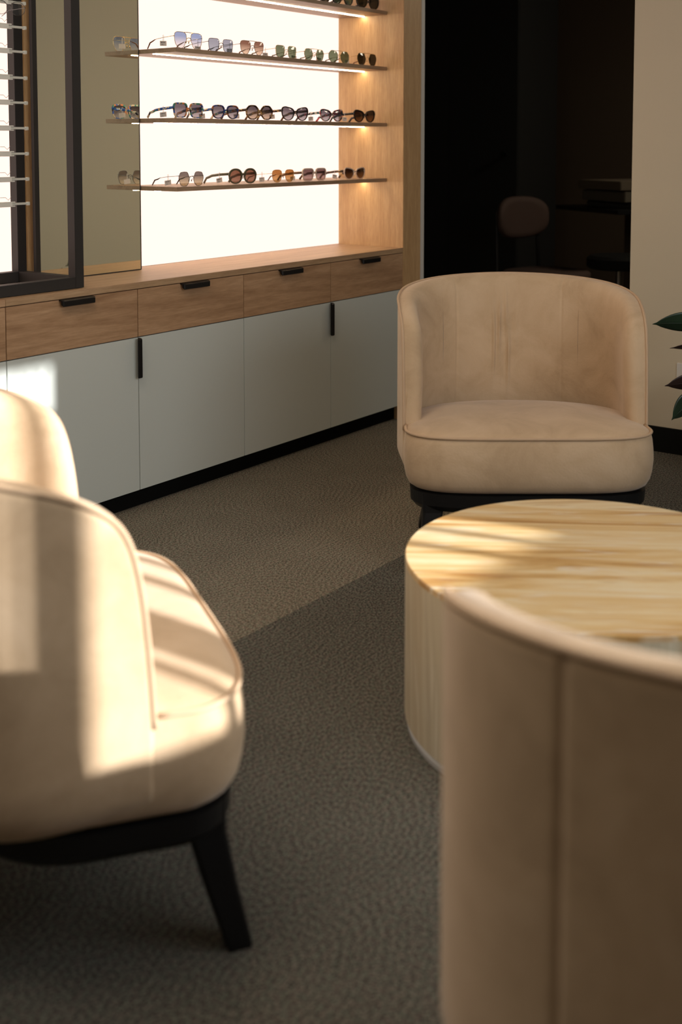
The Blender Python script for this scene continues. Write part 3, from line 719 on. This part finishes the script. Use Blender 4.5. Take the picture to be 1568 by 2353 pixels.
# ------------------------------------------------------------------ rubber plant and socket
pt = thing('rubber_plant', 'dark green rubber plant reaching in from the right photo edge', 'plant', (-.14, -1.56, 0))
bm = bmesh.new(); add_loft(bm, [ring(.10, .001, 40), ring(.125, .14, 40), ring(.14, .26, 40), ring(.13, .26, 40), ring(.12, .225, 40)]); pot = obj('pot', bm, M_pot, pt)
bm = bmesh.new(); add_loft(bm, [ring(.12, .2, 40), ring(.1205, .226, 40)]); obj('soil', bm, M_soil, pt)
bm = bmesh.new(); add_tube(bm, [(0, 0, .22), (.005, .01, .34), (-.01, .02, .46), (-.02, .05, .55)], [.009, .008, .007, .004], 8); obj('stem', bm, plain('stem_bark', (.08, .06, .04), .7), pt)
def leaf(base, tip, width, roll, mat, droop=.02):
    """leaf in plant space from petiole base to tip"""
    B = Vector(base); T = Vector(tip); d = T-B; L = d.length; d.normalize()
    side = d.cross(Vector((0, 0, 1))); side = side.normalized() if side.length > .1 else Vector((1, 0, 0))
    up = side.cross(d); q = Matrix.Rotation(roll, 3, d); side = q @ side; up = q @ up
    bm = bmesh.new(); rows = []
    n = 14
    for i in range(n+1):
        u = i/n; pet = .14
        if u < .03: wd_ = .002
        else: wd_ = width/2*(math.sin(PI*min(1, max(0, (u-.02)/.93))**.9)**.75)*(1 if u < .9 else 1)
        if u > .95: wd_ = .0012*(1-u)/.05+.0004
        c = B+d*L*u+up*(-droop*(2*u-1)**2+droop)
        row = []
        for k in range(-4, 5):
            v = k/4; row.append(c+side*wd_*v+up*(abs(v)*wd_*.22))
        rows.append(row)
    R1 = [[bm.verts.new(p) for p in r] for r in rows]; R2 = [[bm.verts.new(p-up*.0012) for p in r] for r in rows]
    for RR in (R1, R2):
        for a, b in zip(RR, RR[1:]):
            for j in range(8): bm.faces.new((a[j], a[j+1], b[j+1], b[j]))
    for a, b, c, e in zip(R1, R1[1:], R2, R2[1:]):
        bm.faces.new((a[0], b[0], e[0], c[0])); bm.faces.new((a[8], b[8], e[8], c[8]))
    add_tube(bm, [B-d*.05+Vector((0, 0, -.01)), B+d*.01], .0025, 6)
    add_tube(bm, [rows[0][4]-up*.0015, rows[5][4]-up*.0015, rows[10][4]-up*.0015, rows[13][4]-up*.0005], [.002, .0016, .001, .0005], 6)
    return obj('leaf', bm, mat, pt, smooth=True)
PO = Vector((-.14, -1.56, 0))
def Lf(tip, base, w, roll, mat, dr=.01): leaf(Vector(base)-PO, Vector(tip)-PO, w, roll, mat, dr)
Lf((-.298, -1.241, .574), (-.19, -1.43, .575), .082, 1.15, M_leaf)
Lf((-.267, -1.294, .490), (-.18, -1.46, .478), .048, .75, M_leafred)
Lf((-.285, -1.285, .358), (-.18, -1.45, .375), .075, 1.2, M_leafred)
Lf((-.284, -1.312, .240), (-.20, -1.40, .335), .085, 1.3, M_leaf)
Lf((.02, -1.75, .43), (-.10, -1.60, .45), .08, .3, M_leaf)
Lf((-.33, -1.68, .40), (-.18, -1.58, .44), .08, -.3, M_leaf)
so = thing('wall_socket', 'white wall plate low on the beige wall behind the plant leaves', 'wall socket', (XW, -1.222, .325))
box('plate', -.008, -.0002, -.058, .058, -.026, .034, M_white, so, bev=.002)
box('rocker', -.0115, -.008, -.012, .012, -.012, .016, M_white, so, bev=.0008)

# ------------------------------------------------------------------ dark room furniture
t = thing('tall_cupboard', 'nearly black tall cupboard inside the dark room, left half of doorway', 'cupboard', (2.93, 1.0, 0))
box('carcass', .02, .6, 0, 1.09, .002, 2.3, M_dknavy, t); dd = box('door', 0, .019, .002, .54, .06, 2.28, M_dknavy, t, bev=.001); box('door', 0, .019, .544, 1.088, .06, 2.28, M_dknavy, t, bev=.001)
bm = bmesh.new(); add_tube(bm, [(-.0, .08, 1.13), (-.035, .08, 1.13)], .012, 12); add_tube(bm, [(-.03, .08, 1.13), (-.05, .08, 1.13)], .022, 16); obj('knob', bm, M_black, dd)
# visitor chair
t = thing('visitor_chair', 'dim visitor chair with a rounded back seen in the dark doorway', 'chair', (1.98, .30, 0), math.radians(-14))
bm = bmesh.new(); rings = []
for s in (-1, 1):
    pass
def curved_pad(w, h, z0, y, th, curve):
    bm = bmesh.new(); n = 40; F, Bk = [], []
    for j in range(5):
        rf = (1, .92, .7, .4, .1)[j]
        F.append([]); Bk.append([])
        for k in range(n):
            a = 2*PI*k/n; c, s = math.cos(a), math.sin(a)
            x = abs(c)**.75*(1 if c > 0 else -1)*w/2*rf; z = abs(s)**.75*(1 if s > 0 else -1)*h/2*rf
            e = th*(1 if rf < .95 else .3)
            F[-1].append(Vector((x, y-curve*x*x-e/2, z0+z))); Bk[-1].append(Vector((x, y-curve*x*x+e/2, z0+z)))
    add_loft(bm, list(reversed(F))+Bk); return bm
obj('backrest', curved_pad(.44, .25, .765, .22, .05, .9), M_dkchair, t, smooth=True)
bm = bmesh.new(); add_loft(bm, [[Vector((.23*(abs(math.cos(a))**.6)*(1 if math.cos(a) > 0 else -1)*k, .22*(abs(math.sin(a))**.6)*(1 if math.sin(a) > 0 else -1)*k, z)) for a in [2*PI*i/40 for i in range(40)]] for z, k in ((.40, .93), (.41, 1), (.45, 1), (.465, .93))])
obj('seat', bm, M_dkchair, t, smooth=True)
for sx in (-1, 1):
    bm = bmesh.new(); add_tube(bm, [(sx*.2, .26, 0), (sx*.185, .215, .4), (sx*.175, .235, .80)], .011, 8); obj('leg', bm, M_black, t)
    bm = bmesh.new(); add_tube(bm, [(sx*.2, -.24, 0), (sx*.18, -.18, .405)], .011, 8); obj('leg', bm, M_black, t)
# desk and things on it
t = thing('desk', 'black desk on one thick leg in the dark room at the doorway edge', 'desk', (2.57, -.075, 0), math.radians(-32))
box('desk_top', -.42, .42, -.30, .36, .80, .825, M_black, t, bev=.002)
box('leg_panel', .05, .13, -.25, .3, .002, .80, M_dkwall, t)
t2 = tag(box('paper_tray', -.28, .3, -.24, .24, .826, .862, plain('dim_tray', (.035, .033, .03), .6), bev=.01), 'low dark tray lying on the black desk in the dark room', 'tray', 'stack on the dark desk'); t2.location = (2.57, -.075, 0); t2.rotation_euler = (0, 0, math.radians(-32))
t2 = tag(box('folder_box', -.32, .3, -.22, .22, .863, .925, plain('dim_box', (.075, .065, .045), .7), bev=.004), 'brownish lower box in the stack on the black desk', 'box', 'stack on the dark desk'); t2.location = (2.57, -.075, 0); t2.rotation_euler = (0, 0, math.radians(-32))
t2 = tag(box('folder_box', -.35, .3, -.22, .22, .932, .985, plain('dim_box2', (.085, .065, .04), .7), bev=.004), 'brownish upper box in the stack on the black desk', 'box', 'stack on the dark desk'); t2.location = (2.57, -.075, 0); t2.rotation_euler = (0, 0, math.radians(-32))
t = thing('stool', 'round black stool on a thin metal post in the dark room', 'stool', (1.66, -.285, 0))
bm = bmesh.new(); add_loft(bm, [ring(.155, .54, 40), ring(.17, .55, 40), ring(.17, .595, 40), ring(.15, .61, 40)]); obj('seat', bm, M_blackmatt, t)
bm = bmesh.new(); add_tube(bm, [(0, 0, .02), (0, 0, .545)], .018, 12); obj('post', bm, plain('dull_chrome', (.3, .3, .3), .3, 1), t)
bm = bmesh.new(); add_loft(bm, [ring(.17, .001, 40), ring(.17, .012, 40), ring(.03, .022, 40)]); obj('foot', bm, M_blackmatt, t)
# draped cloth hanging on the far wall
bm = bmesh.new(); rows = []
for j in range(25):
    v = j/24; row = []
    for i in range(41):
        u = i/40; z = 1.05+.95*v
        hw = .62-.30*v**1.5; y = -.62-(u-.5)*2*hw
        x = 4.12-.05*math.sin(u*26+2*math.sin(v*3))*(1-.3*v)-.03*math.sin(u*9-4*v)
        row.append(Vector((x, y+.04*math.sin(v*5), z-.06*math.sin(u*PI)*(1-v))))
    rows.append(row)
R1 = [[bm.verts.new(p) for p in r] for r in rows]; R2 = [[bm.verts.new(p+Vector((.006, 0, 0))) for p in r] for r in rows]
for RR in (R1, R2):
    for a, b in zip(RR, RR[1:]):
        for j in range(40): bm.faces.new((a[j], a[j+1], b[j+1], b[j]))
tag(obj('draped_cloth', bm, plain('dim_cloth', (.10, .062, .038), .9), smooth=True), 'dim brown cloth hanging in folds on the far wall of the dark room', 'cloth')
